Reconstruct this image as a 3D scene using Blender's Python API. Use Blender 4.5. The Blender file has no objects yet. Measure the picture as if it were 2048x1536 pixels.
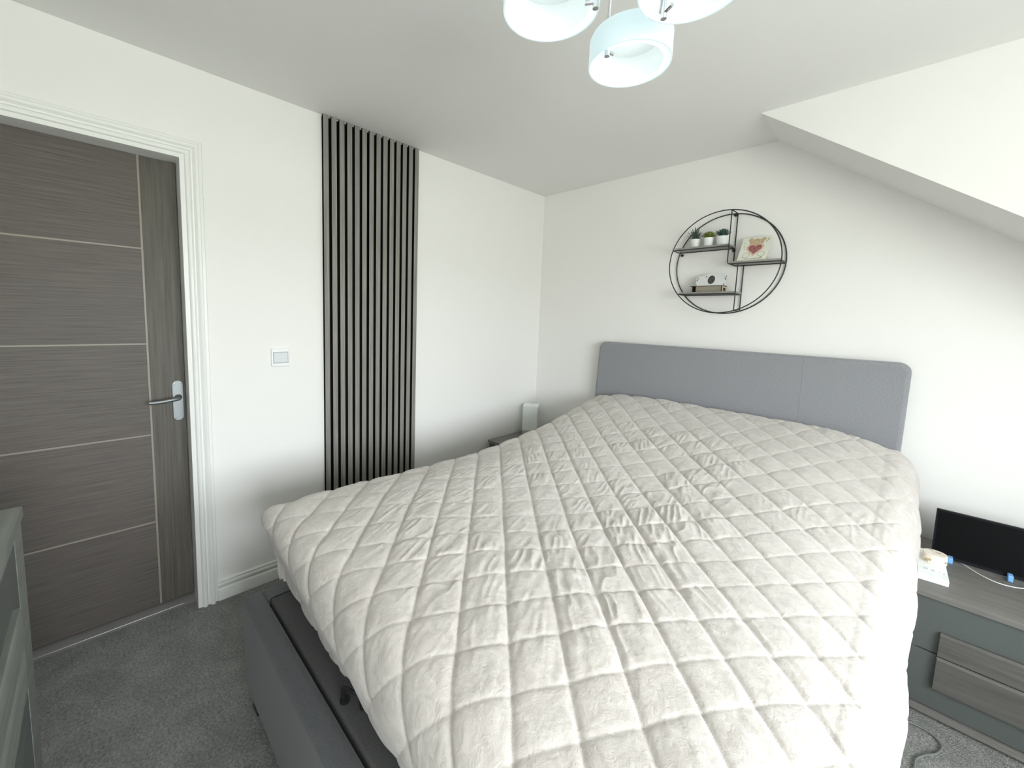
import bpy, bmesh, math, random
import numpy as np
from mathutils import Vector, Matrix
random.seed(7)
sc = bpy.context.scene
C = sc.collection

# ------------------------------------------------------------------ camera
cam_d = bpy.data.cameras.new('camera')
cam = bpy.data.objects.new('camera', cam_d); C.objects.link(cam)
cam_d.sensor_width = 36.0
cam_d.lens = 811.7135 / 2048 * 36.0
cam_d.shift_x = 52.31 / 2048
cam_d.shift_y = -48.33 / 2048
cam_d.clip_start = 0.02
R_ = Vector((0.69128617, 0.72184897, 0.03251927)); U_ = Vector((-0.09720916, 0.04830961, 0.99409082)); F_ = Vector((-0.71601244, 0.6903624, -0.1035661))
m = Matrix((R_, U_, -F_)).transposed().to_4x4()
m.translation = Vector((2.18843, -2.72389, 1.39589))
cam.matrix_world = m
sc.camera = cam

# ------------------------------------------------------------------ world, light, exposure
W = bpy.data.worlds.new('world'); sc.world = W; W.use_nodes = True
nt = W.node_tree; nt.nodes.clear()
wo = nt.nodes.new('ShaderNodeOutputWorld'); bg = nt.nodes.new('ShaderNodeBackground')
tc = nt.nodes.new('ShaderNodeTexCoord'); sx = nt.nodes.new('ShaderNodeSeparateXYZ'); cr = nt.nodes.new('ShaderNodeValToRGB')
nt.links.new(tc.outputs['Generated'], sx.inputs[0]); nt.links.new(sx.outputs['Z'], cr.inputs[0])
cr.color_ramp.elements[0].position = 0.0; cr.color_ramp.elements[0].color = (0.50, 0.52, 0.48, 1)
cr.color_ramp.elements[1].position = 0.06; cr.color_ramp.elements[1].color = (0.915, 0.965, 1.0, 1)
nt.links.new(cr.outputs[0], bg.inputs[0]); bg.inputs[1].default_value = 20.0
nt.links.new(bg.outputs[0], wo.inputs[0])
WIN = dict(x=3.75, y0=-3.25, y1=-1.25, z0=0.78, z1=1.98)
pl = bpy.data.lights.new('sky_portal', 'AREA'); pl.shape = 'RECTANGLE'
pl.size = WIN['z1'] - WIN['z0']; pl.size_y = WIN['y1'] - WIN['y0']
pl.cycles.is_portal = True
po = bpy.data.objects.new('sky_portal', pl); C.objects.link(po)
po.location = (WIN['x'] + 0.16, (WIN['y0'] + WIN['y1']) / 2, (WIN['z0'] + WIN['z1']) / 2)
po.rotation_euler = (0, math.radians(90), 0)
LAMP_W = 0.14
sc.view_settings.view_transform = 'Standard'; sc.view_settings.look = 'None'
sc.view_settings.gamma = 1.0; sc.view_settings.use_curve_mapping = False
sc.view_settings.exposure = 0.12
sc.cycles.use_denoising = True
sc.cycles.max_bounces = 12; sc.cycles.diffuse_bounces = 8
sc.cycles.caustics_reflective = False; sc.cycles.caustics_refractive = False

# ------------------------------------------------------------------ materials
def srgb(r, g, b):
    f = lambda c: (c / 255 / 12.92) if c / 255 <= .04045 else ((c / 255 + .055) / 1.055) ** 2.4
    return (f(r), f(g), f(b), 1)
def mat(name, col, rough=.6, metal=0.0, bump=None, var=None, spec=.5, emit=None, sheen=0, trans=0, coord='Object'):
    """bump=(scale, strength, distance); var=(scale xyz, amount, detail) grain multiplying the colour"""
    M = bpy.data.materials.new(name); M.use_nodes = True
    t = M.node_tree; b = t.nodes['Principled BSDF']
    b.inputs['Base Color'].default_value = col; b.inputs['Roughness'].default_value = rough
    b.inputs['Metallic'].default_value = metal; b.inputs['Specular IOR Level'].default_value = spec
    if sheen: b.inputs['Sheen Weight'].default_value = sheen; b.inputs['Sheen Roughness'].default_value = .5
    if trans: b.inputs['Transmission Weight'].default_value = trans
    if emit: b.inputs['Emission Color'].default_value = emit[0]; b.inputs['Emission Strength'].default_value = emit[1]
    tc = t.nodes.new('ShaderNodeTexCoord')
    if var:
        mp = t.nodes.new('ShaderNodeMapping'); mp.inputs['Scale'].default_value = var[0]
        n = t.nodes.new('ShaderNodeTexNoise'); n.inputs['Scale'].default_value = 1; n.inputs['Detail'].default_value = var[2]; n.inputs['Roughness'].default_value = .65
        t.links.new(tc.outputs[coord], mp.inputs[0]); t.links.new(mp.outputs[0], n.inputs[0])
        r = t.nodes.new('ShaderNodeMapRange'); r.inputs[1].default_value = .25; r.inputs[2].default_value = .75
        r.inputs[3].default_value = 1 - var[1]; r.inputs[4].default_value = 1 + var[1]
        t.links.new(n.outputs[0], r.inputs[0])
        mx = t.nodes.new('ShaderNodeVectorMath'); mx.operation = 'SCALE'; mx.inputs[0].default_value = col[:3]
        t.links.new(r.outputs[0], mx.inputs['Scale']); t.links.new(mx.outputs[0], b.inputs['Base Color'])
    if bump:
        n2 = t.nodes.new('ShaderNodeTexNoise'); n2.inputs['Detail'].default_value = 3
        if isinstance(bump[0], tuple):
            mp2 = t.nodes.new('ShaderNodeMapping'); mp2.inputs['Scale'].default_value = bump[0]
            t.links.new(tc.outputs[coord], mp2.inputs[0]); t.links.new(mp2.outputs[0], n2.inputs[0]); n2.inputs['Scale'].default_value = 1
        else:
            t.links.new(tc.outputs[coord], n2.inputs[0]); n2.inputs['Scale'].default_value = bump[0]
        bm_ = t.nodes.new('ShaderNodeBump'); bm_.inputs['Strength'].default_value = bump[1]; bm_.inputs['Distance'].default_value = bump[2]
        t.links.new(n2.outputs[0], bm_.inputs['Height']); t.links.new(bm_.outputs[0], b.inputs['Normal'])
    return M
M_wall = mat('wall_paint', (.835, .83, .81, 1), .75, bump=(260, .15, .001), spec=.25)
M_ceil = mat('ceiling_paint', (.80, .80, .785, 1), .85, bump=(200, .12, .001), spec=.2)
M_trim = mat('trim_gloss', (.80, .81, .79, 1), .35, spec=.4)
M_carpet = mat('carpet', (.31, .315, .30, 1), .95, bump=(260, 1.0, .016), var=((120, 120, 120), .62, 5), spec=.1, sheen=.2)
def carpet_patches(M):
    t = M.node_tree; b = t.nodes['Principled BSDF']; l = b.inputs['Base Color'].links[0]; src = l.from_socket
    tc = t.nodes.new('ShaderNodeTexCoord'); n = t.nodes.new('ShaderNodeTexNoise'); n.inputs['Scale'].default_value = 7; n.inputs['Detail'].default_value = 6; n.inputs['Roughness'].default_value = .7; n.inputs['Distortion'].default_value = .8
    r = t.nodes.new('ShaderNodeMapRange'); r.inputs[1].default_value = .32; r.inputs[2].default_value = .68; r.inputs[3].default_value = .80; r.inputs[4].default_value = 1.22
    m_ = t.nodes.new('ShaderNodeVectorMath'); m_.operation = 'SCALE'
    t.links.new(tc.outputs['Object'], n.inputs[0]); t.links.new(n.outputs[0], r.inputs[0]); t.links.new(src, m_.inputs[0]); t.links.new(r.outputs[0], m_.inputs['Scale']); t.links.new(m_.outputs[0], b.inputs['Base Color'])
carpet_patches(M_carpet)
M_door_h = mat('door_wood_across', (.118, .104, .094, 1), .5, var=((5, 4.5, 190), .34, 5), bump=((6, 6, 260), .25, .001), spec=.3)
M_door_v = mat('door_wood_upright', (.108, .099, .085, 1), .5, var=((110, 110, 3.2), .36, 5), bump=((180, 180, 4), .25, .001), spec=.3)
M_inlay = mat('inlay', (.27, .25, .21, 1), .45)
M_slat = mat('slat_wood', (.235, .228, .205, 1), .55, var=((110, 110, 3), .34, 5), bump=((220, 220, 5), .3, .001))
M_felt = mat('felt', (.006, .006, .0065, 1), 1.0, spec=.05, bump=(400, .3, .001))
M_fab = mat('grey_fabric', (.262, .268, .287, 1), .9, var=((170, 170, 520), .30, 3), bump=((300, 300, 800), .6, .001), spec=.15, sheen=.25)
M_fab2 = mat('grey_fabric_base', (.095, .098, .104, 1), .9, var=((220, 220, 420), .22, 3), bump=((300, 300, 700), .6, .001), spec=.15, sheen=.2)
M_plat = mat('platform_fabric', (.10, .10, .10, 1), .95, var=((300, 300, 300), .2, 2), spec=.1)
M_nwood = mat('grey_oak', (.165, .16, .148, 1), .5, var=((3.5, 60, 60), .30, 5), bump=((6, 150, 150), .25, .001), spec=.35)
M_ngrey = mat('grey_lacquer', (.088, .100, .096, 1), .32, spec=.4)
M_hwood = mat('grey_oak_shaded', (.098, .095, .088, 1), .5, var=((3.5, 60, 60), .30, 5), bump=((6, 150, 150), .25, .001), spec=.3)  # same oak, darkened for the handles because the top board is better lit
M_ndark = mat('nightstand_gap_shadow', (.02, .02, .02, 1), .8)  # near-black colour painting the shadow gap below the plinth
M_cwood = mat('chest_oak', (.185, .195, .18, 1), .55, var=((4, 40, 40), .25, 5), spec=.3)
M_black = mat('black_metal', (.018, .018, .02, 1), .45, spec=.4)
M_blackpl = mat('black_plastic', (.004, .005, .009, 1), .4, spec=.15)
M_screen = mat('screen_black', (.0015, .0015, .002, 1), .45, spec=.08)
M_chrome = mat('chrome', (.8, .82, .85, 1), .08, 1.0)
M_steel = mat('brushed_steel', (.27, .29, .30, 1), .48, .9, bump=((20, 20, 600), .1, .0005))
M_white = mat('white_plastic', (.82, .83, .84, 1), .35)
M_whiteg = mat('white_rocker', (.68, .70, .73, 1), .35)
M_pot = mat('white_ceramic', (.80, .82, .81, 1), .35)
M_shelfw = mat('shelf_wood', (.27, .265, .25, 1), .6, var=((6, 90, 90), .25, 4))
M_leaf1 = mat('aloe_green', (.055, .085, .065, 1), .55, var=((200, 200, 200), .4, 3))
M_leaf2 = mat('olive_green', (.17, .20, .035, 1), .55, var=((150, 150, 150), .4, 3))
M_leaf3 = mat('blue_green', (.05, .11, .09, 1), .55, var=((150, 150, 150), .4, 3))
M_soil = mat('soil', (.03, .025, .02, 1), 1)
M_card = mat('card_cream', (.74, .76, .66, 1), .6)
M_tan = mat('print_tan', (.52, .40, .26, 1), .6, var=((90, 90, 90), .3, 3))
M_peach = mat('print_peach', (.68, .48, .38, 1), .6)
M_pink = mat('print_rose', (.30, .115, .11, 1), .6, var=((60, 60, 90), .6, 3))
M_olive = mat('print_olive', (.33, .33, .22, 1), .6)
M_ply = mat('plywood', (.50, .43, .32, 1), .6, var=((20, 200, 200), .15, 3))
M_plyd = mat('burnt_edge', (.05, .03, .02, 1), .7)
M_plaq = mat('white_plaque', (.72, .74, .745, 1), .5)
M_medal = mat('medallion_print', (.055, .048, .05, 1), .5, var=((70, 70, 70), .9, 4))
M_cream = mat('cream_tin', (.86, .79, .68, 1), .4, var=((60, 60, 40), .12, 2))
M_gold = mat('straw_print', (.55, .46, .25, 1), .5)
M_mauve = mat('mauve_print', (.45, .38, .36, 1), .5)
M_hub = mat('white_hub', (.88, .92, .94, 1), .3)
M_hubg = mat('hub_print', (.62, .68, .72, 1), .4)
M_blue = mat('blue_clip', (.20, .45, .85, 1), .35)
M_cable = mat('cable_white', (.80, .82, .80, 1), .4)
M_cableg = mat('cable_grey', (.17, .185, .18, 1), .5)
M_shade = mat('lamp_card', (.72, .76, .74, 1), .6)
M_base = mat('lamp_base', (.42, .40, .35, 1), .6)
M_mattress = mat('mattress_white', (.75, .77, .80, 1), .8, bump=(300, .3, .001))
M_thr = mat('threshold_metal', (.15, .145, .14, 1), .5, 0.0)
M_glow = mat('lit_glass', (.42, .47, .48, 1), .3, emit=((.74, .96, 1.0, 1), .52))
M_glow2 = mat('lit_glass_rim', (.40, .43, .43, 1), .3, emit=((.88, 1.0, 1.0, 1), .74))
M_inner = mat('frosted_inner', (.55, .58, .57, 1), .5, emit=((.85, .92, .90, 1), .20))
M_bulb = mat('led_disc', (1, 1, 1, 1), .5, emit=((.9, 1, 1, 1), 1.4))

# quilt: plush mottled velvet
def quilt_mat():
    M = mat('quilt_plush', (.66, .635, .585, 1), .85, spec=.12, sheen=.35)
    t = M.node_tree; b = t.nodes['Principled BSDF']; tc = t.nodes.new('ShaderNodeTexCoord')
    n1 = t.nodes.new('ShaderNodeTexNoise'); n1.inputs['Scale'].default_value = 22; n1.inputs['Detail'].default_value = 7; n1.inputs['Roughness'].default_value = .7; n1.inputs['Distortion'].default_value = 1.2
    t.links.new(tc.outputs['Object'], n1.inputs[0])
    rp = t.nodes.new('ShaderNodeValToRGB'); e = rp.color_ramp.elements
    e[0].position = .30; e[0].color = (.475, .44, .405, 1); e[1].position = .70; e[1].color = (.615, .58, .55, 1)
    t.links.new(n1.outputs[0], rp.inputs[0]); t.links.new(rp.outputs[0], b.inputs['Base Color'])
    n2 = t.nodes.new('ShaderNodeTexNoise'); n2.inputs['Scale'].default_value = 75; n2.inputs['Detail'].default_value = 5; n2.inputs['Distortion'].default_value = .8
    n3 = t.nodes.new('ShaderNodeTexNoise'); n3.inputs['Scale'].default_value = 520; n3.inputs['Detail'].default_value = 2
    t.links.new(tc.outputs['Object'], n2.inputs[0]); t.links.new(tc.outputs['Object'], n3.inputs[0])
    b1 = t.nodes.new('ShaderNodeBump'); b1.inputs['Strength'].default_value = .42; b1.inputs['Distance'].default_value = .0042
    b2 = t.nodes.new('ShaderNodeBump'); b2.inputs['Strength'].default_value = .35; b2.inputs['Distance'].default_value = .0012
    t.links.new(n2.outputs[0], b1.inputs['Height']); t.links.new(n3.outputs[0], b2.inputs['Height'])
    t.links.new(b1.outputs[0], b2.inputs['Normal']); t.links.new(b2.outputs[0], b.inputs['Normal'])
    return M
M_quilt = quilt_mat()

def glass_mat():
    M = bpy.data.materials.new('window_glass'); M.use_nodes = True; t = M.node_tree; t.nodes.clear()
    o = t.nodes.new('ShaderNodeOutputMaterial'); mx = t.nodes.new('ShaderNodeMixShader'); tr = t.nodes.new('ShaderNodeBsdfTransparent'); g = t.nodes.new('ShaderNodeBsdfGlossy')
    g.inputs['Roughness'].default_value = .02; mx.inputs[0].default_value = .06
    t.links.new(tr.outputs[0], mx.inputs[1]); t.links.new(g.outputs[0], mx.inputs[2]); t.links.new(mx.outputs[0], o.inputs[0])
    return M
M_glass = glass_mat()

# ------------------------------------------------------------------ builders (all shapes given in room coordinates)
def box(bm, x0, x1, y0, y1, z0, z1):
    v = [bm.verts.new(p) for p in [(x0, y0, z0), (x1, y0, z0), (x1, y1, z0), (x0, y1, z0), (x0, y0, z1), (x1, y0, z1), (x1, y1, z1), (x0, y1, z1)]]
    for f in [(0, 3, 2, 1), (4, 5, 6, 7), (0, 1, 5, 4), (1, 2, 6, 5), (2, 3, 7, 6), (3, 0, 4, 7)]: bm.faces.new([v[i] for i in f])
    return v
def new(): return bmesh.new()
def bxo(*a):
    bm = new(); box(bm, *a); return bm
def tube(bm, pts, r, n=10, closed=False, cap=True):
    pts = [Vector(p) for p in pts]; N = len(pts); rings = []
    up = None
    for i, p in enumerate(pts):
        if closed: d = (pts[(i + 1) % N] - pts[i - 1]).normalized()
        else: d = (pts[min(i + 1, N - 1)] - pts[max(i - 1, 0)]).normalized()
        if up is None:
            up = Vector((0, 0, 1)) if abs(d.z) < .9 else Vector((1, 0, 0))
        s = d.cross(up).normalized(); up = s.cross(d).normalized()
        rings.append([bm.verts.new(p + r * (math.cos(2 * math.pi * k / n) * s + math.sin(2 * math.pi * k / n) * up)) for k in range(n)])
    for i in range(N if closed else N - 1):
        a, b = rings[i], rings[(i + 1) % N]
        for k in range(n): bm.faces.new((a[k], a[(k + 1) % n], b[(k + 1) % n], b[k]))
    if cap and not closed:
        bm.faces.new(rings[0][::-1]); bm.faces.new(rings[-1])
def lathe(bm, prof, cx, cy, n=32, closed_top=False):
    """prof: list of (r, z)"""
    rings = []
    for r, z in prof:
        if r < 1e-6: rings.append([bm.verts.new((cx, cy, z))])
        else: rings.append([bm.verts.new((cx + r * math.cos(2 * math.pi * k / n), cy + r * math.sin(2 * math.pi * k / n), z)) for k in range(n)])
    for a, b in zip(rings, rings[1:]):
        for k in range(n):
            k2 = (k + 1) % n
            if len(a) == 1 and len(b) == 1: continue
            if len(a) == 1: bm.faces.new((a[0], b[k], b[k2]))
            elif len(b) == 1: bm.faces.new((a[k], b[0], a[k2]))
            else: bm.faces.new((a[k], a[k2], b[k2], b[k]))
def prism(bm, poly, T, depth):
    """poly: 2-D points; T maps (u, v, w) to room coordinates; extruded w from 0 to depth"""
    a = [bm.verts.new(T(u, v, 0)) for u, v in poly]; b = [bm.verts.new(T(u, v, depth)) for u, v in poly]
    bm.faces.new(a[::-1]); bm.faces.new(b); n = len(poly)
    for i in range(n): bm.faces.new((a[i], a[(i + 1) % n], b[(i + 1) % n], b[i]))
def rrect(u0, u1, v0, v1, r, n=6):
    P = []
    for cx_, cy_, a0 in ((u1 - r, v1 - r, 0), (u0 + r, v1 - r, 90), (u0 + r, v0 + r, 180), (u1 - r, v0 + r, 270)):
        for k in range(n + 1):
            a = math.radians(a0 + 90 * k / n); P.append((cx_ + r * math.cos(a), cy_ + r * math.sin(a)))
    return P
def wl(o):
    p = Vector(o.location)
    while o.parent: o = o.parent; p = p + Vector(o.location)
    return p
def obj(name, bm, m_, parent=None, bevel=0, seg=2, smooth=True, label=None, loc=None):
    me = bpy.data.meshes.new(name)
    bmesh.ops.recalc_face_normals(bm, faces=bm.faces[:])
    o = bpy.data.objects.new(name, me); C.objects.link(o)
    if parent is not None:
        o.parent = parent; off = wl(parent)
    else:
        off = Vector(loc) if loc is not None else Vector((0, 0, 0)); o.location = off
    bmesh.ops.translate(bm, vec=-off, verts=bm.verts[:])
    bm.to_mesh(me); bm.free(); me.materials.append(m_)
    if smooth:
        me.shade_smooth(); me.set_sharp_from_angle(angle=math.radians(35))
    if bevel:
        b = o.modifiers.new('bevel', 'BEVEL'); b.width = bevel; b.segments = seg; b.limit_method = 'ANGLE'; b.angle_limit = math.radians(40)
        b.harden_normals = False
    if label: o['label'] = label
    return o
def thing(name, label, cat, loc, group=None):
    o = bpy.data.objects.new(name, None); C.objects.link(o); o.location = loc
    o.empty_display_size = .05
    tag(o, label, cat, group); return o
def tag(o, label, cat, group=None):
    o['label'] = label; o['category'] = cat
    if group: o['group'] = group
    return o
def struct(name, bm, m_, **k):
    o = obj(name, bm, m_, **k); o['kind'] = 'structure'; return o
def sroot(name, loc):
    o = bpy.data.objects.new(name, None); C.objects.link(o); o.location = loc; o['kind'] = 'structure'; return o

# ------------------------------------------------------------------ room shell
XR, YF, H = 3.75, -3.36, 2.4
XS, SL, WD = 1.6, 0.732, 0.40     # slope starts at XS on the ceiling, falls SL per metre; strip WD deep beside the headboard wall
struct('floor', bxo(-1.3, XR + .2, YF - .1, .1, -.08, 0), M_carpet)
bm = new(); box(bm, -.12, XR + .2, YF - .1, -WD, H, H + .1); box(bm, -.12, XS, -WD, .1, H, H + .1)
struct('ceiling', bm, M_ceil, smooth=False)
# sloping strip of ceiling and the upright dormer cheek above it
bm = new()
zR = H - SL * (XR - XS)
prism(bm, [(XS, H), (XR, zR), (XR, zR + .001), (XR, H + .05), (XS, H + .05)], lambda u, v, w: (u, -WD + w, v), WD + .05)
struct('ceiling_slope', bm, M_wall, smooth=False)
struct('wall_back', bxo(-.12, XR + .2, 0, .12, 0, H + .05), M_wall, smooth=False)
DY0, DY1, DZ = -3.205, -2.435, 2.022
bm = new()
box(bm, -.13, 0, DY1, 0, 0, H); box(bm, -.13, 0, YF, DY0, 0, H); box(bm, -.13, 0, DY0, DY1, DZ, H)
struct('wall_left', bm, M_wall, smooth=False)
struct('wall_front', bxo(-.12, XR + .2, YF - .12, YF, 0, H), M_wall, smooth=False)
w = WIN; bm = new()
box(bm, XR, XR + .15, YF, w['y0'], 0, H); box(bm, XR, XR + .15, w['y1'], 0, 0, H)
box(bm, XR, XR + .15, w['y0'], w['y1'], 0, w['z0']); box(bm, XR, XR + .15, w['y0'], w['y1'], w['z1'], H)
struct('wall_right', bm, M_wall, smooth=False)
# window
wn = sroot('window_1', (XR + .08, (w['y0'] + w['y1']) / 2, w['z0']))
ym = (w['y0'] + w['y1']) / 2
bm = new()
for a in ((w['y0'], w['y0'] + .06, w['z0'], w['z1']), (w['y1'] - .06, w['y1'], w['z0'], w['z1']), (ym - .04, ym + .04, w['z0'] + .06, w['z1'] - .06),
          (w['y0'] + .06, w['y1'] - .06, w['z0'], w['z0'] + .06), (w['y0'] + .06, w['y1'] - .06, w['z1'] - .06, w['z1'])):
    box(bm, XR + .06, XR + .12, *a)
obj('window_frame', bm, M_trim, wn)
for a, b in ((w['y0'] + .06, ym - .04), (ym + .04, w['y1'] - .06)):
    obj('pane', bxo(XR + .088, XR + .092, a, b, w['z0'] + .06, w['z1'] - .06), M_glass, wn)
obj('window_sill', bxo(XR - .05, XR + .06, w['y0'] - .04, w['y1'] + .04, w['z0'] - .025, w['z0']), M_trim, wn, bevel=.004)

# skirting
def skirting(name, p0, p1, nrm):
    prof = [(0, 0), (.020, 0), (.020, .050), (.0185, .0535), (.0145, .0555), (.0095, .0575), (.0095, .060), (.0150, .066), (.0165, .074), (.0150, .080), (.0100, .0825), (.0075, .0845), (.0110, .0865), (.0120, .0905), (.0100, .0945), (.0060, .0960), (0, .0960)]
    bm = new(); p0 = Vector(p0); p1 = Vector(p1); n = Vector(nrm)
    a = [bm.verts.new(p0 + n * d + Vector((0, 0, z))) for d, z in prof]; b = [bm.verts.new(p1 + n * d + Vector((0, 0, z))) for d, z in prof]
    for i in range(len(prof)): j = (i + 1) % len(prof); bm.faces.new((a[i], a[j], b[j], b[i]))
    bm.faces.new(a); bm.faces.new(b[::-1])
    o = struct(name, bm, M_trim); return o
skirting('baseboard_left', (0, -2.36, 0), (0, 0, 0), (1, 0, 0))
skirting('baseboard_back', (0, 0, 0), (XR, 0, 0), (0, -1, 0))
skirting('baseboard_right', (XR, 0, 0), (XR, YF, 0), (-1, 0, 0))
skirting('baseboard_front', (0, YF, 0), (XR, YF, 0), (0, 1, 0))
# architrave: stepped moulding swept round the door opening with mitres
prof = [(0, 0), (0, .014), (.016, .0155), (.018, .0205), (.0205, .0235), (.026, .026), (.032, .0255), (.036, .019), (.040, .0135), (.044, .0145), (.050, .023), (.056, .0275), (.062, .0285), (.0655, .026), (.0665, .013), (.070, .0125), (.078, .013), (.080, .010), (.080, 0)]
i0, i1, zt = DY0 + .006, DY1 - .004, DZ - .004
bm = new(); rings = []
for k in range(4):
    ring = []
    for d, h in prof:
        y = [i0 - d, i0 - d, i1 + d, i1 + d][k]; z = [0, zt + d, zt + d, 0][k]
        ring.append(bm.verts.new((h, y, z)))
    rings.append(ring)
for a, b in zip(rings, rings[1:]):
    for i in range(len(prof)): j = (i + 1) % len(prof); bm.faces.new((a[i], a[j], b[j], b[i]))
bm.faces.new(rings[0]); bm.faces.new(rings[-1][::-1])
struct('trim_1', bm, M_trim)
# lining of the doorway and threshold
bm = new()
box(bm, -.13, 0.0, DY1 - .004, DY1 + .02, 0, DZ); box(bm, -.13, 0.0, DY0 - .02, DY0 + .004, 0, DZ); box(bm, -.13, 0.0, DY0, DY1, DZ - .004, DZ + .02)
box(bm, -.16, -.128, DY1 - .03, DY1 + .02, 0, DZ); box(bm, -.16, -.128, DY0 - .02, DY0 + .03, 0, DZ)
struct('trim_2', bm, M_trim, bevel=.002)
bm = new(); prism(bm, [(-.13, 0), (-.052, 0), (-.054, .012), (-.066, .020), (-.082, .028), (-.13, .030)], lambda u, v, w_: (u, DY0 + .004 + w_, v), DY1 - DY0 - .008)
struct('trim_3', bm, M_thr)
bm = new(); tube(bm, [(-.053, DY0 + .01, .0125), (-.053, DY1 - .05, .0125)], .0014, 8)
struct('trim_4', bm, mat('strip_edge', (.40, .40, .38, 1), .35, .5))

# ------------------------------------------------------------------ door
door = sroot('door_1', (-.104, DY1 - .01, .034))
XD = -.084
ys = -2.566; zs = [.034, .430, .832, 1.235, 1.638, 2.016]
y0, y1 = DY0 + .008, DY1 - .006
obj('door_core', bxo(-.124, XD - .004, y0, y1, .034, 2.016), M_door_v, door)
for k in range(5):
    obj('panel', bxo(XD - .006, XD, y0, ys - .0035, zs[k] + (.003 if k else 0), zs[k + 1] - (.003 if k < 4 else 0)), M_door_h, door, bevel=.0012)
obj('stile', bxo(XD - .006, XD, ys + .0035, y1, .034, 2.016), M_door_v, door, bevel=.0012)
for k in range(1, 5):
    obj('inlay_strip', bxo(XD - .006, XD - .0006, y0, ys - .0035, zs[k] - .0032, zs[k] + .0032), M_inlay, door)
obj('inlay_strip', bxo(XD - .006, XD - .0006, ys - .0035, ys + .0035, .034, 2.016), M_inlay, door)
bm = new(); prism(bm, rrect(-2.489, -2.449, .885, 1.068, .0185, 8), lambda u, v, w_: (XD + w_, u, v), .006)
hp = obj('handle_plate', bm, M_steel, door, bevel=.0015)
bm = new()
tube(bm, [(XD + .004, -2.468, .992), (XD + .03, -2.468, .992), (XD + .046, -2.471, .9915), (XD + .052, -2.480, .991), (XD + .053, -2.500, .989), (XD + .0525, -2.530, .985), (XD + .050, -2.560, .983), (XD + .048, -2.574, .984)], .0085, 14)
obj('lever', bm, M_steel, hp)
bm = new(); lathe(bm, [(.0, 0), (.013, 0), (.013, .010), (.010, .014)], 0, 0, 20)
bmesh.ops.rotate(bm, matrix=Matrix.Rotation(math.radians(90), 3, 'Y'), verts=bm.verts[:]); bmesh.ops.translate(bm, vec=(XD + .006, -2.468, .992), verts=bm.verts[:])
obj('lever_collar', bm, M_steel, hp)
for yy, zz in ((-2.480, 1.055), (-2.458, 1.055), (-2.480, .897), (-2.458, .897)):
    bm = new(); lathe(bm, [(0, .0018), (.0018, .0016), (.0032, 0)], 0, 0, 10)
    bmesh.ops.rotate(bm, matrix=Matrix.Rotation(math.radians(90), 3, 'Y'), verts=bm.verts[:]); bmesh.ops.translate(bm, vec=(XD + .0058, yy, zz), verts=bm.verts[:])
    obj('screw', bm, M_chrome, hp)

# ------------------------------------------------------------------ slatted acoustic panel on the left wall
sp = thing('slat_wall_panel', 'floor to ceiling grey oak slatted panel with black gaps on the left wall', 'wall panel', (0, -1.545, 0))
obj('felt_backing', bxo(0.0005, .009, -1.838, -1.254, .0, H - .008), M_felt, sp)
pw = (1.838 - 1.254 + .0152) / 14
for k in range(14):
    ya = -1.838 + k * pw
    sl = obj('slat', bxo(.009, .021, ya, ya + .0270, 0, H - .0005), M_slat, sp)
    sl.data.materials.append(M_felt)      # veneered face, black sides
    for f in sl.data.polygons: f.material_index = 0 if f.normal.x > .5 else 1

# light switch
sw = thing('light_switch', 'square white light switch between the door and the slatted panel', 'switch', (0, -2.058, 1.162))
bm = new(); prism(bm, rrect(-2.101, -2.015, 1.117, 1.208, .006), lambda u, v, w_: (w_, u, v), .010)
obj('switch_plate', bm, M_white, sw, bevel=.003)
bm = new(); prism(bm, [(-2.0905, 1.136), (-2.0245, 1.136), (-2.0245, 1.1885), (-2.0905, 1.1885)], lambda u, v, w_: (.009 + w_ * (.6 + .4 * (v > 1.16)), u, v), .0045)
obj('rocker', bm, M_whiteg, sw, bevel=.001, label='pale grey rocker of the switch')
obj('rocker_frame', bxo(.009, .0104, -2.0925, -2.0225, 1.134, 1.1905), mat('switch_gap', (.25, .26, .28, 1), .5), sw)

# ------------------------------------------------------------------ bed
bed = thing('bed', 'king size bed frame upholstered in grey fabric with plain headboard', 'bed', (1.435, -1.2, 0))
bm = new()
P = rrect(.640, 2.212, .30, 1.252, .045, 8); P = [(u - (.0 if u > 1.4 else .022 * max(0, 1 - (v - .75) / .5) * (v > .3)), v) for u, v in P]
prism(bm, P, lambda u, v, w_: (u, -.022 - w_, v), .072)
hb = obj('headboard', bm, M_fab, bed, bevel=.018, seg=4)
for xs_ in (1.824,):
    bm = new(); tube(bm, [(xs_, -.0935, .45), (xs_, -.0938, 1.225), (xs_, -.0915, 1.243)], .0013, 6)
    obj('seam', bm, M_fab, hb)
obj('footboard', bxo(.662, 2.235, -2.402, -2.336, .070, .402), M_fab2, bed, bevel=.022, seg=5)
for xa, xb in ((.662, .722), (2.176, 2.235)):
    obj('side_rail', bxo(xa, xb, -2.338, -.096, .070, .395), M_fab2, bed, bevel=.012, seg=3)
obj('mattress_platform', bxo(.730, 2.168, -2.328, -.10, .30, .394), M_plat, bed, bevel=.008, seg=3, label='dark grey platform under the mattress')
for xa in (.705, 2.13):
    for ya in (-2.385, -.16):
        obj('leg', bxo(xa, xa + .055, ya, ya + .055, 0, .075), M_black, bed, label='black block leg')
bm = new(); tube(bm, [(1.262, -2.305, .392), (1.262, -2.305, .424), (1.264, -2.304, .430), (1.268, -2.303, .433), (1.29, -2.295, .433), (1.312, -2.283, .433), (1.315, -2.281, .429), (1.316, -2.280, .394)], .0052, 10)
rt = obj('mattress_retainer', bm, M_black, bed, label='black metal bracket holding the mattress')
bm = new(); lathe(bm, [(0, .394), (.013, .394), (.013, .399), (0, .400)], 1.266, -2.303, 16)
obj('bracket_foot', bm, M_black, rt)
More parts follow.
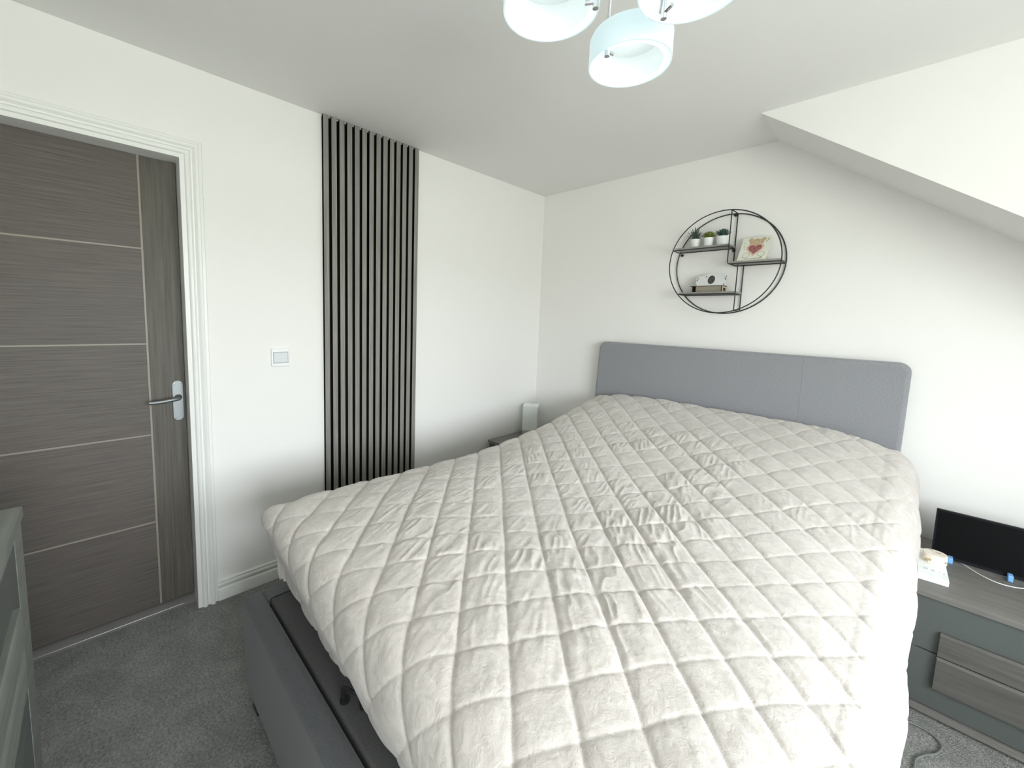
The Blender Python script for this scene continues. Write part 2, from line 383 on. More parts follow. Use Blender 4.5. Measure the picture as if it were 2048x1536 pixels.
mt = obj('mattress', bxo(.745, 2.145, -2.272, -.125, .3945, .60), M_mattress, bevel=.03, seg=4, loc=(1.445, -1.2, .3945))
tag(mt, 'white mattress under the quilt, showing beside the black bracket', 'mattress')

# ---- pillow-like rise under the quilt is modelled in the quilt itself
def vnoise(x, y, seed=0):
    xi = np.floor(x).astype(np.int64); yi = np.floor(y).astype(np.int64); fx = x - xi; fy = y - yi
    def h(a, b):
        n = (a * 374761393 + b * 668265263 + seed * 1442695041) & 0x7fffffff
        n = ((n ^ (n >> 13)) * 1274126177) & 0x7fffffff
        return ((n ^ (n >> 16)) & 0xffff) / 65535.0
    fx = fx * fx * (3 - 2 * fx); fy = fy * fy * (3 - 2 * fy)
    return (h(xi, yi) * (1 - fx) + h(xi + 1, yi) * fx) * (1 - fy) + (h(xi, yi + 1) * (1 - fx) + h(xi + 1, yi + 1) * fx) * fy
def fbm(x, y, seed, o=4):
    s = 0; a = 1; t = 0
    for k in range(o): s = s + a * vnoise(x * 2 ** k, y * 2 ** k, seed + k); t += a; a *= .5
    return s / t
def make_quilt():
    xl, xr, yf, yh = .735, 2.165, -2.235, -.17
    OL, OR, OF, OH = .34, .78, .345, .12
    step = .0034
    s = np.arange(xl - OL, xr + OR, step); t = np.arange(yf - OF, yh + OH, step)
    S, T = np.meshgrid(s, t, indexing='ij')
    ox = np.where(S < xl, S - xl, np.where(S > xr, S - xr, 0)); oy = np.where(T < yf, T - yf, np.where(T > yh, T - yh, 0))
    p = 12.0
    r = (np.abs(ox) ** p + np.abs(oy) ** p + 1e-30) ** (1 / p)
    ux, uy = ox / r, oy / r
    wx = ux ** 2 / (ux ** 2 + uy ** 2 + 1e-12)
    cx = np.clip(S, xl, xr); cy = np.clip(T, yf, yh)
    # side parameters: horizontal reach, fold depth
    ky = np.clip((-cy - .8) / 1.3, 0, 1)
    kl = np.clip((1.35 - cx) / .55, 0, 1)
    a_side = np.where(ox < 0, .078, np.maximum(.108 - .040 * ky, .06)); b_side = np.where(ox < 0, .034 + .05 * np.clip((cy + 1.3) / 1.1, 0, 1), .14)
    a_end = np.where(oy < 0, .108 - .012 * kl, .055); b_end = np.where(oy < 0, .115 - .068 * kl, .07)
    A = a_side * wx + a_end * (1 - wx); B = b_side * wx + b_end * (1 - wx)
    L1 = (np.pi / 2) * np.sqrt((A ** 2 + B ** 2) / 2)
    th = np.clip(r / L1, 0, 1) * np.pi / 2
    hor = A * np.sin(th) ** .92; drop = B * (1 - np.cos(th))
    down = np.clip(r - L1, 0, None)
    tuck = np.where((oy < 0), 1.0, 0.0) * (1 - wx)
    hor = hor - tuck * np.minimum(down * .34, .060) - np.where(ox < 0, 1, 0) * wx * down * .10 - np.where(ox > 0, 1, 0) * wx * down * .085
    drop = drop + down * .97
    # top height
    ye = np.array([-2.40, -2.32, -2.23, -2.1, -1.9, -1.68, -1.33, -1.03, -.75, -.43, -.25, -.11, 0])
    ze = np.array([.690, .700, .708, .706, .701, .692, .690, .714, .748, .808, .850, .876, .876])
    zb = np.interp(cy, ye, ze)
    k = 9; zs_ = np.linspace(-2.5, 0, 400); zz = np.interp(zs_, ye, ze); ker = np.hanning(41); ker /= ker.sum()
    zz = np.convolve(np.pad(zz, 20, mode='edge'), ker, mode='valid'); zb = np.interp(cy, zs_, zz)
    u = (cx - 1.435) / .70
    crown = .028 * (1 - np.abs(u) ** 5) * np.clip((cy - yf) / .25, 0, 1) + .012 * np.clip((cy + 1.0) / .8, 0, 1) * (1 - np.abs(u) ** 4)
    Z = zb + crown - drop
    X = cx + ux * hor; Y = cy + uy * hor
    X = X.copy(); Y = Y.copy(); Z = Z.copy()
    # large soft undulation
    Z += .014 * (fbm(S * 2.6 + 3, T * 2.6 + 7, 3, 3) - .5) * np.clip(1 - down / .05, 0, 1)
    # hanging folds on the right side
    hang = np.clip(down / .35, 0, 1) * np.where(ox > 0, 1, 0) * wx
    X += hang * (.024 * (fbm(T * 5 + 1, S * 2.0, 11, 2) - .5) * 2 + .006 * np.sin(T * 21 + S * 6))
    lob = np.where(ox > 0, 1, 0) * wx * np.clip(r / .2, 0, 1)
    X += lob * .006 * np.sin(T * 13 + S * 17)
    # front hem lifted beside the bracket
    hem = np.where(oy < 0, 1, 0) * (1 - wx) * np.clip(down / .15, 0, 1)
    Z += hem * (.045 * np.exp(-((S - 1.31) / .055) ** 2) + .012 * (fbm(S * 7, T * 0 + 1, 5, 2) - .5))
    # normals of the base surface
    dXs = np.stack([np.gradient(q, axis=0) for q in (X, Y, Z)], -1); dXt = np.stack([np.gradient(q, axis=1) for q in (X, Y, Z)], -1)
    Nn = np.cross(dXs, dXt); ln = np.linalg.norm(Nn, axis=-1, keepdims=True); Nn = Nn / np.maximum(ln, 1e-12)
    # quilting seams in cloth coordinates
    wA = .010 * (fbm(S * 3, T * 3, 21, 2) - .5); wB = .030 * (fbm(S * 2.2, T * 2.2, 31, 2) - .5)
    qa = (S + T + .46 + wA) / .155
    ia = np.floor(qa + .5); da = np.abs(qa - np.floor(qa + .5)) * .155 / 1.4142
    bb = T - 1.5 * S + wB
    bt = np.array([-8, -5.0, -4.83, -3.9, -3.7, -3.49, -3.0, 1.0]); bn = np.array([-18.2, 0, 1, 6, 7, 8, 10.3, 29.0])
    qb = np.interp(bb, bt, bn); ib = np.floor(qb + .5); db = np.abs(qb - ib) * .185 / 1.803
    ca = np.floor(qa); cb = np.floor(qb)
    pa = 1 - np.exp(-(da / .0055)); pb = 1 - np.exp(-(db / .0045))
    rg0 = np.exp(-(((S - 1.5) / .5) ** 2 + ((T + 1.6) / .6) ** 2))
    puffa = 1 - (1 - np.clip(da / .055, 0, 1)) ** 2; puffb = 1 - (1 - np.clip(db / .051, 0, 1)) ** 2
    h = .0046 * pa + (.0021 - .0009 * rg0) * pb + .0034 * puffa + (.0015 - .0007 * rg0) * puffb
    # wrinkles, broken at every seam
    ha = (np.sin(ca * 12.9898 + 3) * 43758.5453) % 1; hb_ = (np.sin(cb * 78.233 + ca * 3.1) * 24634.6345) % 1
    ac0 = (ca + .5) * .155 - .46; bc0 = np.interp(cb + .5, bn, bt)
    Sc = (ac0 - bc0) / 2.5; Tc = ac0 - Sc
    rgt = np.clip((Sc - 1.25) / .6, 0, 1); foot = np.clip((-Tc - .8) / .7, 0, 1)
    turn = fbm(Sc * 2.0 + 3, Tc * 2.0, 71, 2) - .5
    ang = np.radians(104 + 26 * rgt * foot - 22 * rgt * (1 - foot) + 40 * turn + 16 * (ha - .5) + 14 * (hb_ - .5))
    dx_, dy_ = np.cos(ang), np.sin(ang)
    al = (S - Sc) * dx_ + (T - Tc) * dy_; ac = -(S - Sc) * dy_ + (T - Tc) * dx_
    wv = vnoise(S / .05 + 9, T / .05, 77)
    n1 = vnoise(al / .095 + hb_ * 31 + 50, ac / .0185 + ha * 17 + 50 + .35 * wv, 41)
    n2 = vnoise(al / .060 + hb_ * 13 + 90, ac / .0100 + ha * 29 + 80 + .3 * wv, 43)
    patch = np.clip((fbm(S * 3.0 + 4, T * 3.0, 51, 2) - .36) * 4.0, .10, 1)
    zone = .25 + .75 * np.exp(-(((S - 1.62) / .42) ** 2 + ((T + 1.25) / .75) ** 2))
    amp = patch * (.40 + .6 * hb_) * (zone + .30) * np.clip((T - yf + .05) / .18, .25, 1)
    amp = amp * np.where(ox > 0, np.clip(1 - r / .25, .45, 1), 1)
    ridg = np.clip(1 - np.abs(2 * n1 - 1), 0, 1) ** 1.5
    h = h + amp * pa * (.40 + .60 * pb) * (.0066 * ridg + .0022 * n2)
    h = h + .0042 * (fbm(S * 22, T * 22, 61, 3) - .5) * pa
    # long pulls on the front-left fold
    X += Nn[..., 0] * h; Y += Nn[..., 1] * h; Z += Nn[..., 2] * h
    Z = np.maximum(Z, .012)
    nI, nJ = S.shape
    V = np.stack([X, Y, Z], -1).reshape(-1, 3)
    org = np.array([1.435, -1.2, .40])
    V = V - org
    idx = np.arange(nI * nJ).reshape(nI, nJ)
    F = np.stack([idx[:-1, :-1], idx[1:, :-1], idx[1:, 1:], idx[:-1, 1:]], -1).reshape(-1, 4)
    me = bpy.data.meshes.new('quilt')
    me.vertices.add(len(V)); me.vertices.foreach_set('co', V.astype(np.float32).ravel())
    me.loops.add(F.size); me.loops.foreach_set('vertex_index', F.astype(np.int32).ravel())
    me.polygons.add(len(F)); me.polygons.foreach_set('loop_start', np.arange(0, F.size, 4, dtype=np.int32))
    me.update(calc_edges=True); me.validate()
    me.materials.append(M_quilt); me.shade_smooth()
    o = bpy.data.objects.new('quilt', me); C.objects.link(o); o.location = org
    tag(o, 'cream plush quilt with diamond stitching spread over the whole bed', 'quilt')
make_quilt()

# ------------------------------------------------------------------ bedside cabinets
def nightstand(x0, x1, label, front=-.60, back=-.06, top=.470):
    t = thing('nightstand', label, 'nightstand', ((x0 + x1) / 2, (front + back) / 2, 0), 'matching bedside cabinets')
    obj('top_board', bxo(x0, x1, front - .012, back, top - .022, top), M_nwood, t, bevel=.0015)
    bm = new(); box(bm, x0 + .004, x0 + .022, front + .002, back, .03, top - .022); box(bm, x1 - .022, x1 - .004, front + .002, back, .03, top - .022)
    box(bm, x0 + .02, x1 - .02, back - .012, back - .002, .03, top - .022); box(bm, x0 + .02, x1 - .02, front + .02, back, .03, .045)
    obj('cabinet_body', bm, M_nwood, t)
    for z0, z1, h0, h1 in ((.2485, top - .026, .2485, .334), (.038, .2445, .121, .2440)):
        d = obj('drawer', bxo(x0 + .006, x1 - .006, front - .001, front + .017, z0, z1), M_ngrey, t, bevel=.001, label='smooth grey drawer front')
        bm = new(); prism(bm, [(front - .001, h0), (front - .017, h0 + .002), (front - .017, h1 - .008), (front - .011, h1), (front - .001, h1)], lambda u, v, w_: (x0 + .074 + w_, u, v), x1 - x0 - .080)
        obj('handle', bm, M_hwood, d, label='grey oak block handle')
    obj('plinth', bxo(x0 + .006, x1 - .006, front - .012, front + .012, .012, .034), M_nwood, t, bevel=.001)
    obj('shadow_base_frame', bxo(x0 + .02, x1 - .02, front + .02, back - .02, 0, .03), M_ndark, t)  # recessed base coloured black to stand for shadow under the plinth
    return t
nightstand(2.293, 2.77, 'grey oak nightstand with a black screen and white hub on top', front=-.600)
nightstand(.040, .515, 'grey oak nightstand in the corner holding the small white lamp', front=-.590)

# small white lamp in the corner
lp = thing('table_lamp', 'small white box table lamp on the nightstand in the corner', 'lamp', (.105, -.185, .470))
def rotbox(cx, cy, hx, hy, z0, z1, deg):
    bm = new(); box(bm, -hx, hx, -hy, hy, z0, z1)
    bmesh.ops.rotate(bm, matrix=Matrix.Rotation(math.radians(deg), 3, 'Z'), verts=bm.verts[:]); bmesh.ops.translate(bm, vec=(cx, cy, 0), verts=bm.verts[:]); return bm
obj('lamp_base', rotbox(.105, -.185, .058, .052, .470, .496, 33), M_base, lp, bevel=.002, label='beige wooden lamp base')
obj('lamp_shade', rotbox(.105, -.185, .059, .053, .496, .692, 33), M_shade, lp, bevel=.002)
obj('lamp_lid', rotbox(.105, -.185, .061, .055, .692, .700, 33), M_white, lp, bevel=.001)

# black screen leaning on the right nightstand
scn = thing('monitor', 'black flat screen standing on blue feet on the right nightstand', 'screen', (2.54, -.235, .470))
def tl(u, v, w_):  # leaning plane: v up, w_ thickness backwards
    return (u, -.262 + v * .21 + w_, .478 + v)
bm = new(); prism(bm, rrect(2.338, 2.72, 0, .187, .003, 3), tl, .012); obj('screen_body', bm, M_blackpl, scn, bevel=.001)
bm = new(); prism(bm, [(2.343, .012), (2.715, .012), (2.715, .181), (2.343, .181)], lambda u, v, w_: tl(u, v, -w_), .0006); obj('screen_panel', bm, M_screen, scn)
for xa in (2.390, 2.540):
    bm = new(); prism(bm, rrect(-.288, -.244, .470, .494, .004, 3), lambda u, v, w_: (xa - .0065 + w_, u, v), .013)
    obj('foot', bm, M_blue, scn, bevel=.0015, label='light blue block foot')
bm = new()
pts = [(2.400, -.224, .4725), (2.424, -.250, .4725), (2.454, -.294, .4725), (2.484, -.325, .4725), (2.513, -.337, .4725), (2.544, -.330, .4725), (2.568, -.313, .4725), (2.60, -.285, .4725), (2.66, -.262, .4725)]
def smooth_path(P, n=5):
    P = [Vector(p) for p in P]; out = []
    for i in range(len(P) - 1):
        a, b, c, d = P[max(i - 1, 0)], P[i], P[i + 1], P[min(i + 2, len(P) - 1)]
        for k in range(n):
            t = k / n; out.append(.5 * ((2 * b) + (-a + c) * t + (2 * a - 5 * b + 4 * c - d) * t * t + (-a + 3 * b - 3 * c + d) * t ** 3))
    out.append(P[-1]); return out
tube(bm, smooth_path(pts), .0018, 8)
tag(obj('cable', bm, M_cable, loc=(2.5, -.3, .470)), 'thin white cable curving in front of the black screen', 'cable')

hub = thing('charging_hub', 'flat white charging hub with faint button marks, on the nightstand', 'hub', (2.334, -.385, .470))
def hubT(u, v, w_): return (2.2945 + u * .97, -.530 + v + u * .10, .470 + w_)
bm = new(); prism(bm, [(0, 0), (.0845, 0), (.0800, .262), (.004, .272)], hubT, .022); obj('hub_body', bm, M_hub, hub, bevel=.003, seg=3)
for u0, v0, du, dv in ((.018, .055, .012, .020), (.038, .052, .011, .018), (.060, .052, .0025, .018), (.070, .048, .005, .014)):
    bm = new(); prism(bm, [(u0, v0), (u0 + du, v0), (u0 + du, v0 + dv), (u0, v0 + dv)], lambda u, v, w_: hubT(u, v, .022 + w_), .0006); obj('button_mark', bm, M_hubg, hub)
tin = thing('round_tin', 'round cream tin with straw coloured print lying on the white hub', 'tin', (2.342, -.372, .492))
bm = new(); lathe(bm, [(0, .4925), (.033, .4925), (.0345, .494), (.0345, .518), (.0335, .5195), (.0345, .521), (.0345, .5275), (.033, .529), (0, .5292)], 2.342, -.372, 36); obj('tin_body', bm, M_cream, tin)
bm = new()
def tinside(bm, a0, a1, z0, z1, r=.0349):
    n = 8; A = [bm.verts.new((2.342 + r * math.cos(math.radians(a0 + (a1 - a0) * k / n)), -.372 + r * math.sin(math.radians(a0 + (a1 - a0) * k / n)), z0)) for k in range(n + 1)]
    B = [bm.verts.new((2.342 + r * math.cos(math.radians(a0 + (a1 - a0) * k / n)), -.372 + r * math.sin(math.radians(a0 + (a1 - a0) * k / n)), z1)) for k in range(n + 1)]
    for k in range(n): bm.faces.new((A[k], A[k + 1], B[k + 1], B[k]))
tinside(bm, 215, 240, .497, .503); tinside(bm, 225, 252, .503, .509); tinside(bm, 240, 255, .509, .513)
obj('straw_print', bm, M_gold, tin)
bm = new(); tinside(bm, 318, 335, .505, .512); obj('mauve_print', bm, M_mauve, tin)
for cx_, cy_, a, b in ((2.332, -.352, .006, .004), (2.352, -.366, .008, .005)):
    bm = new(); vs = [bm.verts.new((cx_ + a * math.cos(k * math.pi / 8), cy_ + b * math.sin(k * math.pi / 8), .5296)) for k in range(16)]; bm.faces.new(vs); obj('lid_print', bm, M_mauve, tin)

# cable on the carpet
bm = new()
pts = [(2.24, -.72, .006), (2.275, -.706, .006), (2.305, -.699, .006), (2.328, -.688, .006), (2.364, -.689, .006), (2.386, -.702, .006), (2.398, -.727, .006), (2.395, -.752, .006), (2.382, -.783, .006), (2.362, -.809, .006), (2.346, -.836, .006), (2.337, -.86, .006), (2.334, -.897, .006), (2.335, -1.0, .006), (2.34, -1.2, .006)]
tube(bm, smooth_path(pts), .0030, 8)
tag(obj('cable', bm, M_cableg, loc=(2.34, -.8, .003)), 'thin grey cable looping over the carpet below the right nightstand', 'cable')

# ------------------------------------------------------------------ chest of drawers, front left
cx0, cx1, cy1, cy0, ch = .725, 1.60, -2.876, -3.33, .900
ct = thing('chest_of_drawers', 'tall grey oak chest of drawers cut off by the photo corner, opposite the bed', 'chest', ((cx0 + cx1) / 2, (cy0 + cy1) / 2, 0))
obj('top_board', bxo(cx0, cx1, cy0, cy1 + .002, ch - .024, ch), M_cwood, ct, bevel=.0015)
bm = new(); box(bm, cx0 + .002, cx0 + .022, cy0, cy1 - .004, .03, ch - .024); box(bm, cx1 - .022, cx1 - .002, cy0, cy1 - .004, .03, ch - .024); box(bm, cx0 + .02, cx1 - .02, cy0, cy0 + .01, .03, ch - .024)
box(bm, cx0 + .022, cx0 + .128, cy1 - .02, cy1 - .001, .03, ch - .024)
obj('carcass', bm, M_cwood, ct)
nd = 4; dh = (ch - .03 - .04) / nd
for k in range(nd):
    z0 = .04 + k * dh
    d = obj('drawer', bxo(cx0 + .13, cx1 - .022, cy1 - .02, cy1 - .002, z0 + .002, z0 + dh - .002), M_ngrey, ct, bevel=.001, label='smooth grey drawer front')
    up = k % 2 == 0
    h0, h1 = (z0 + dh - .092, z0 + dh - .003) if up else (z0 + .003, z0 + .092)
    bm = new(); prism(bm, [(cy1 - .002, h0), (cy1 + .010, h0 + .002), (cy1 + .010, h1 - .006), (cy1 + .008, h1), (cy1 - .002, h1)], lambda u, v, w_: (cx0 + .22 + w_, u, v), cx1 - cx0 - .30)
    obj('handle', bm, M_cwood, d, label='grey oak block handle')
obj('plinth', bxo(cx0 + .004, cx1 - .004, cy0 + .01, cy1 + .002, 0, .035), M_cwood, ct)

# ------------------------------------------------------------------ round wire wall shelf
SCX, SCZ, SR = 1.400, 1.755, .288
YFs, YBs = -.122, -.008
ws = thing('round_wall_shelf', 'round black wire wall shelf with three grey boards above the headboard', 'shelf', (SCX, 0, SCZ))
for y in (YFs, YBs):
    bm = new(); tube(bm, [(SCX + SR * math.cos(a), y, SCZ + SR * math.sin(a)) for a in np.linspace(0, 2 * math.pi, 96, endpoint=False)], .0031, 8, closed=True)
    obj('ring', bm, M_black, ws)
def zr(x, s): return SCZ + s * math.sqrt(max(SR ** 2 - (x - SCX) ** 2, 0))
def xrng(z, s): return SCX + s * math.sqrt(max(SR ** 2 - (z - SCZ) ** 2, 0))
S1, S2, S3, XU, XL = 1.843, 1.742, 1.576, 1.434, 1.488
for y in (YFs, YBs):
    bm = new()
    tube(bm, [(XU, y, zr(XU, 1)), (XU, y, S2 + .012), (XU + .003, y, S2 + .004), (XU + .011, y, S2), (xrng(S2, 1), y, S2)], .0029, 8)
    tube(bm, [(XL, y, S2 - .001), (XL, y, zr(XL, -1))], .0029, 8)
    tube(bm, [(xrng(S1, -1), y, S1), (XU, y, S1)], .0029, 8); tube(bm, [(xrng(S3, -1), y, S3), (XL, y, S3)], .0029, 8)
    obj('wire_frame', bm, M_black, ws)
for x, z in ((XU, zr(XU, 1)), (XL, zr(XL, -1)), (xrng(S1, -1), S1), (XU, S1), (xrng(S3, -1), S3), (XL, S3), (xrng(S2, 1), S2), (XU + .011, S2)):
    bm = new(); tube(bm, [(x, YFs, z), (x, YBs, z)], .0029, 8)
    obj('cross_wire', bm, M_black, ws)
for x0, x1, z in ((xrng(S1, -1) + .012, XU + .001, S1), (XU + .008, xrng(S2, 1) - .006, S2), (xrng(S3, -1) + .004, XL + .001, S3)):
    obj('shelf_board', bxo(x0, x1, YFs + .001, YBs - .001, z + .002, z + .013), M_shelfw, ws, bevel=.0006, seg=1)
for x, z in ((xrng(S1, -1) + .012, S1 - .014), (XU - .005, S1 - .012), (XU - .012, zr(XU, 1) - .006)):
    bm = new(); lathe(bm, [(0, 0), (.0085, 0), (.0085, .008), (.005, .011), (0, .011)], 0, 0, 14)
    bmesh.ops.rotate(bm, matrix=Matrix.Rotation(math.radians(90), 3, 'X'), verts=bm.verts[:]); bmesh.ops.translate(bm, vec=(x, -.0005, z), verts=bm.verts[:])
    obj('fixing_knob', bm, M_black, ws)

# succulents
def leaf(bm, base, az, el, L, wd, th, curl=0.0, tip=.02, n=6):
    d = Vector((math.cos(az) * math.cos(el), math.sin(az) * math.cos(el), math.sin(el))); side = Vector((-math.sin(az), math.cos(az), 0)); upv = side.cross(d) * -1
    pts = []; p = Vector(base); rings = []
    for k in range(n + 1):
        t = k / n
        prof_ = math.sin(math.pi * min(1, (t * .80 + .20))) ** .7 if t < 1 else tip
        ww = wd * max(prof_, tip); hh = th * max(prof_, tip)
        rings.append([bm.verts.new(p + side * ww), bm.verts.new(p - upv * hh), bm.verts.new(p - side * ww), bm.verts.new(p + upv * hh * .6)])
        d = (d + Vector((0, 0, curl / n))).normalized(); p = p + d * (L / n)
    for a, b in zip(rings, rings[1:]):
        for q in range(4): bm.faces.new((a[q], a[(q + 1) % 4], b[(q + 1) % 4], b[q]))
    bm.faces.new(rings[0]); bm.faces.new(rings[-1][::-1])
SB = S1 + .013
def pot(x, y, r0, r1, h, label, kind, cat='plant'):
    t = thing('potted_succulent', label, cat, (x, y, SB), 'potted succulents on the wall shelf')
    bm = new(); lathe(bm, [(0, SB), (r0, SB), (r0 + (r1 - r0) * .5, SB + h * .5), (r1, SB + h), (r1 - .002, SB + h), (r1 - .003, SB + h - .004), (0, SB + h - .004)], x, y, 28); obj('pot', bm, M_pot, t)
    bm = new(); lathe(bm, [(0, SB + h - .003), (r1 - .0035, SB + h - .0035)], x, y, 20); obj('soil', bm, M_soil, t)
    z = SB + h - .004; bm = new(); rnd = random.Random(int(x * 1000))
    if kind == 1:
        for k in range(20):
            az = k * 2.399; el = math.radians(22 + 62 * (1 - k / 20) + rnd.uniform(-6, 6)) ; leaf(bm, (x, y, z), az, el, rnd.uniform(.056, .082), .0052, .0028, curl=.25, tip=.03)
        M = M_leaf1
    elif kind == 2:
        for k in range(70):
            f_ = k / 70; az = k * 2.399; el = math.radians(88 - 82 * f_ ** .8); b = (x + math.cos(az) * .004, y + math.sin(az) * .004, z + .004 + .014 * (1 - f_))
            leaf(bm, b, az, el, (.016 + .016 * f_) * 1.35, .0058, .0030, curl=.35, tip=.2, n=5)
        M = M_leaf2
    else:
        for k in range(46):
            f_ = k / 46; az = k * 2.399; el = math.radians(86 - 74 * f_ ** .8); b = (x, y, z + .003 + .010 * (1 - f_))
            leaf(bm, b, az, el, (.026 + .017 * f_) * 1.3, .0078, .0032, curl=.4, tip=.05, n=5)
        M = M_leaf3
    obj('leaves', bm, M, t)
pot(1.232, -.066, .0215, .0265, .052, 'spiky dark green succulent in a white pot, nearest the left end of the shelf', 1)
pot(1.306, -.066, .0225, .0275, .053, 'bushy olive green succulent in the middle white pot', 2)
pot(1.382, -.066, .0275, .0345, .053, 'blue green rosette succulent in the widest white pot beside the upright wire', 3)

# ------------------------------------------------------------------ square photo plaque on the right-hand board
zc = S2 + .0135
ft = thing('photo_plaque', 'square cream plaque with a heart shaped photo leaning on the round shelf', 'plaque', (1.545, -.07, zc))
lean = .46
def fT(u, v, w_):   # u 0..1 across, v 0..1 up
    return (1.473 + .137 * u + .010 * v, -.100 + v * .062 - w_, zc + .134 * v)
bm = new(); prism(bm, [(0, 0), (1, 0), (1, 1), (0, 1)], lambda u, v, w_: fT(u, v, -w_), .006); obj('plaque_board', bm, M_card, ft, bevel=.0006, seg=1)
def decal(name, poly, m_, lift=.0003, th=.0002):
    bm = new(); prism(bm, poly, lambda u, v, w_: fT(u, v, lift + w_), th); return obj(name, bm, m_, ft, smooth=False)
def ell(cu, cv, a, b, n=20, rot=0): return [(cu + a * math.cos(t) * math.cos(rot) - b * math.sin(t) * math.sin(rot), cv + a * math.cos(t) * math.sin(rot) + b * math.sin(t) * math.cos(rot)) for t in np.linspace(0, 2 * math.pi, n, endpoint=False)]
def heart(cu, cv, s_):
    P = []
    for t in np.linspace(0, 2 * math.pi, 40, endpoint=False):
        P.append((cu + s_ * 16 * math.sin(t) ** 3 / 16, cv + s_ * (13 * math.cos(t) - 5 * math.cos(2 * t) - 2 * math.cos(3 * t) - math.cos(4 * t)) / 16))
    return P
decal('tan_shape', ell(.52, .78, .25, .16), M_tan)
for a in (.30, .74): decal('tan_shape', ell(a, .90, .085, .075), M_tan, .0004)
for a, b, r_ in ((.27, .24, .5), (.78, .27, -.5)): decal('oval_outline', ell(a, b, .135, .105, rot=r_), M_olive, .0004)
for a, b, r_ in ((.27, .24, .5), (.78, .27, -.5)): decal('oval_print', ell(a, b, .118, .09, rot=r_), M_card, .0006)
decal('heart_border', heart(.52, .49, .31), M_peach, .0008)
decal('heart_photo', heart(.52, .50, .235), M_pink, .0011)
for a, b, c_ in ((.12, .62, .03), (.15, .52, .025), (.90, .88, .04), (.86, .80, .03), (.82, .12, .05), (.10, .78, .025)): decal('flower_print', ell(a, b, c_, c_, 6), M_tan, .0004)
tcu = bpy.data.curves.new('plaque_text', 'FONT'); tcu.body = 'Mum and Me'; tcu.size = .0135; tcu.extrude = .0001
tob = bpy.data.objects.new('tmp_text', tcu); C.objects.link(tob)
dg = bpy.context.evaluated_depsgraph_get(); dg.update()
tme = bpy.data.meshes.new_from_object(tob.evaluated_get(dg)); bpy.data.objects.remove(tob)
co = np.zeros(len(tme.vertices) * 3); tme.vertices.foreach_get('co', co); co = co.reshape(-1, 3)
off = wl(ft); out = []
for a in co:
    q = fT(.27 + a[0] / .137, .055 + a[1] / .134, .0006 + a[2] + .0001); out.append((q[0] - off.x, q[1] - off.y, q[2] - off.z))
tme.vertices.foreach_set('co', np.array(out).ravel()); tme.materials.clear(); tme.materials.append(M_olive)
to = bpy.data.objects.new('plaque_text', tme); C.objects.link(to); to.parent = ft

# ------------------------------------------------------------------ wooden keepsake on the lowest board
zk = S3 + .013
kb = thing('wooden_keepsake', 'small plywood stand with an arched white plaque on the lowest shelf board', 'ornament', (1.335, -.065, zk))
kx0, kx1, kyf, kyb = 1.248, 1.412, -.098, -.030
bm = new(); box(bm, kx0 - .012, kx1 + .006, kyf - .002, kyb, zk + .034, zk + .037); obj('stand_top', bm, M_plyd, kb, label='dark burnt edged top of the stand')
obj('stand_lining', bxo(kx0 + .01, kx1, kyf + .004, kyb, zk + .0372, zk + .0378), M_ply, kb)
obj('front_board', bxo(kx0 + .022, kx1 - .004, kyf, kyf + .003, zk, zk + .034), mat('plywood_painted_shade', (.26, .235, .19, 1), .6, var=((20, 200, 200), .2, 3)), kb)  # darker copy of the plywood, with the front board's shade in its colour
for xa in (kx0, kx0 + .019, kx1 - .005):
    obj('upright', bxo(xa, xa + .003, kyf - .0015, kyb, zk, zk + .034), M_plyd, kb)
bm = new()
for a in ((kyf + .0, kyf + .010, zk, zk + .034), (kyb - .012, kyb, zk, zk + .034), (kyf + .01, kyb - .012, zk, zk + .007), (kyf + .01, kyb - .012, zk + .024, zk + .034)): box(bm, kx1 + .0, kx1 + .003, *a)
obj('side_board', bm, M_ply, kb)
def kT(u, v, w_): return (1.262 + u, -.088 + v * .42 - w_, zk + .0380 + v)
arch = [(0, 0), (.162, 0), (.168, .052), (.146, .060), (.115, .069), (.084, .072), (.052, .069), (.022, .060), (-.004, .050)]
bm = new(); prism(bm, arch, lambda u, v, w_: kT(u, v, -w_), .003); obj('arched_plaque', bm, M_plaq, kb)
for k in range(8):
    v0 = .002 + k * .0072
    for a, b in ((.006, .060), (.104, .158)):
        bm = new(); prism(bm, [(a, v0), (b, v0), (b, v0 + .0058), (a, v0 + .0058)], lambda u, v, w_: kT(u, v, .0001 + w_), .0012); obj('plank', bm, M_plaq, kb, smooth=False)
bm = new(); prism(bm, ell(.082, .034, .0245, .031, 28), lambda u, v, w_: kT(u, v, .0002 + w_), .002); obj('medallion_rim', bm, M_plaq, kb, smooth=False)
bm = new(); prism(bm, ell(.082, .035, .0195, .026, 28), lambda u, v, w_: kT(u, v, .0024 + w_), .0006); obj('medallion', bm, M_medal, kb, smooth=False, label='dark oval picture')
for a, b in ((.004, .005), (.004, .034), (.008, .044), (.050, .056), (.154, .006), (.158, .036), (.154, .042), (.158, .052)):
    bm = new(); prism(bm, ell(a, b, .0028, .0036, 8), lambda u, v, w_: kT(u, v, .0014 + w_), .0008); obj('peg_hole', bm, M_plyd, kb, smooth=False)

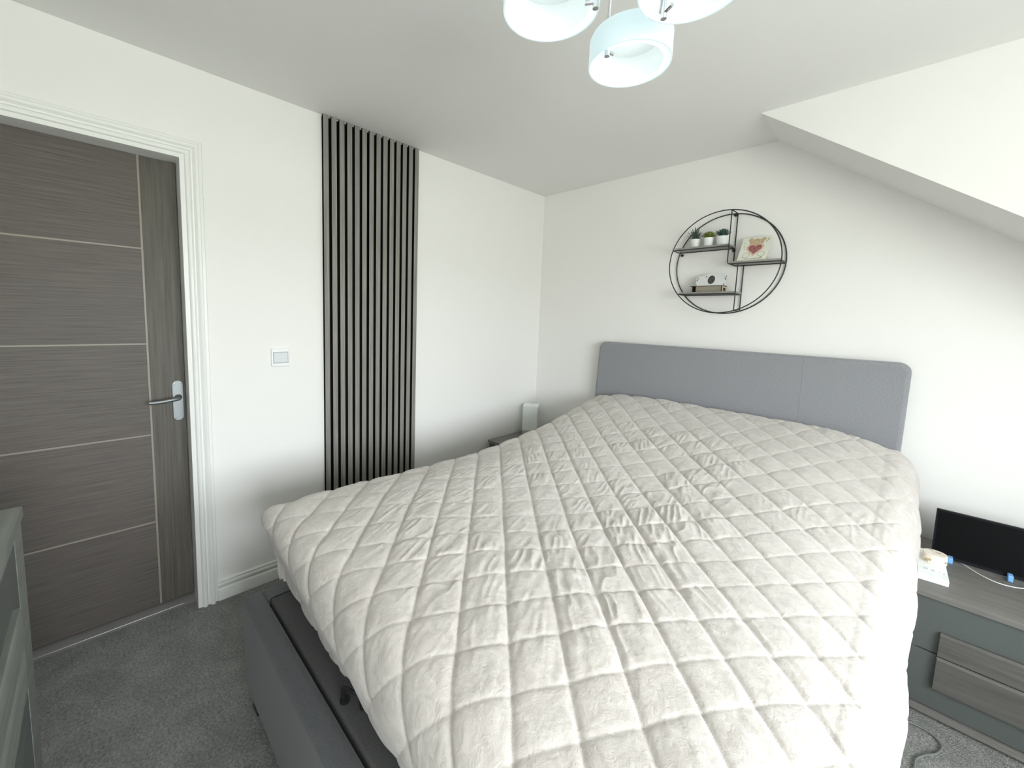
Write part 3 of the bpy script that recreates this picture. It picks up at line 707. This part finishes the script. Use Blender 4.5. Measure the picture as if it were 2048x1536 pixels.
# ------------------------------------------------------------------ ceiling light with three glass shades
LC = Vector((1.682, -1.850, 0)); ZB, ZT, LR = 2.050, 2.123, .101
cl = thing('ceiling_light', 'chrome ceiling light with three lit frosted glass drum shades', 'ceiling light', (LC.x, LC.y, H))
bm = new(); lathe(bm, [(0, H), (.075, H), (.075, H - .014), (.068, H - .020), (0, H - .022)], LC.x, LC.y, 40); obj('ceiling_plate', bm, M_chrome, cl)
for (sx_, sy_), (px_, py_) in (((1.624, -1.704), (1.612, -1.792)), ((1.594, -1.993), (1.674, -1.946)), ((1.829, -1.850), (1.762, -1.822))):
    bm = new(); lathe(bm, [(LR, ZB), (LR, ZT - .012), (LR - .004, ZT - .004), (LR - .012, ZT), (0, ZT), (0, ZT - .003), (LR - .012, ZT - .003), (LR - .003, ZT - .012), (LR - .003, ZB), (LR, ZB)], sx_, sy_, 64)
    sh = obj('glass_shade', bm, M_glow, cl, label='lit frosted glass drum shade')
    bm = new(); lathe(bm, [(LR - .003, ZB + .003), (LR - .020, ZB + .003), (LR - .020, ZB + .006), (LR - .003, ZB + .006)], sx_, sy_, 64); obj('rim_ring', bm, M_glow2, sh)
    bm = new(); lathe(bm, [(LR - .020, ZB + .003), (LR - .022, ZT - .008), (0, ZT - .008)], sx_, sy_, 64); obj('inner_glass', bm, M_inner, sh)
    dn = Vector((px_ - sx_, py_ - sy_, 0)).normalized()
    bm = new(); lathe(bm, [(0, ZB + .052), (.010, ZB + .052), (.012, ZB + .054), (.012, ZT - .010)], sx_, sy_, 32); obj('bulb', bm, M_bulb, sh, label='glowing lamp inside the shade')
    bm = new(); tube(bm, [(px_, py_, ZB - .012), (px_, py_, ZB + .010)], .0062, 16); tube(bm, [(px_, py_, ZB + .010), (px_, py_, ZT + .03), (px_ + (LC.x - px_) * .25, py_ + (LC.y - py_) * .25, ZT + .08), (LC.x + (px_ - LC.x) * .4, LC.y + (py_ - LC.y) * .4, H - .02)], .0042, 12)
    arm = obj('arm', bm, M_chrome, cl)
    bm = new(); tube(bm, [(px_, py_, ZB + .001), (px_ - dn.x * .022, py_ - dn.y * .022, ZB + .002)], .0046, 12); obj('clamp_screw', bm, M_chrome, arm)
    ld = bpy.data.lights.new('lamp_glow', 'POINT'); ld.energy = LAMP_W; ld.shadow_soft_size = .03; ld.color = (.85, .97, 1.0)
    lo = bpy.data.objects.new('lamp_glow', ld); C.objects.link(lo); lo.location = (sx_, sy_, ZB + .02)
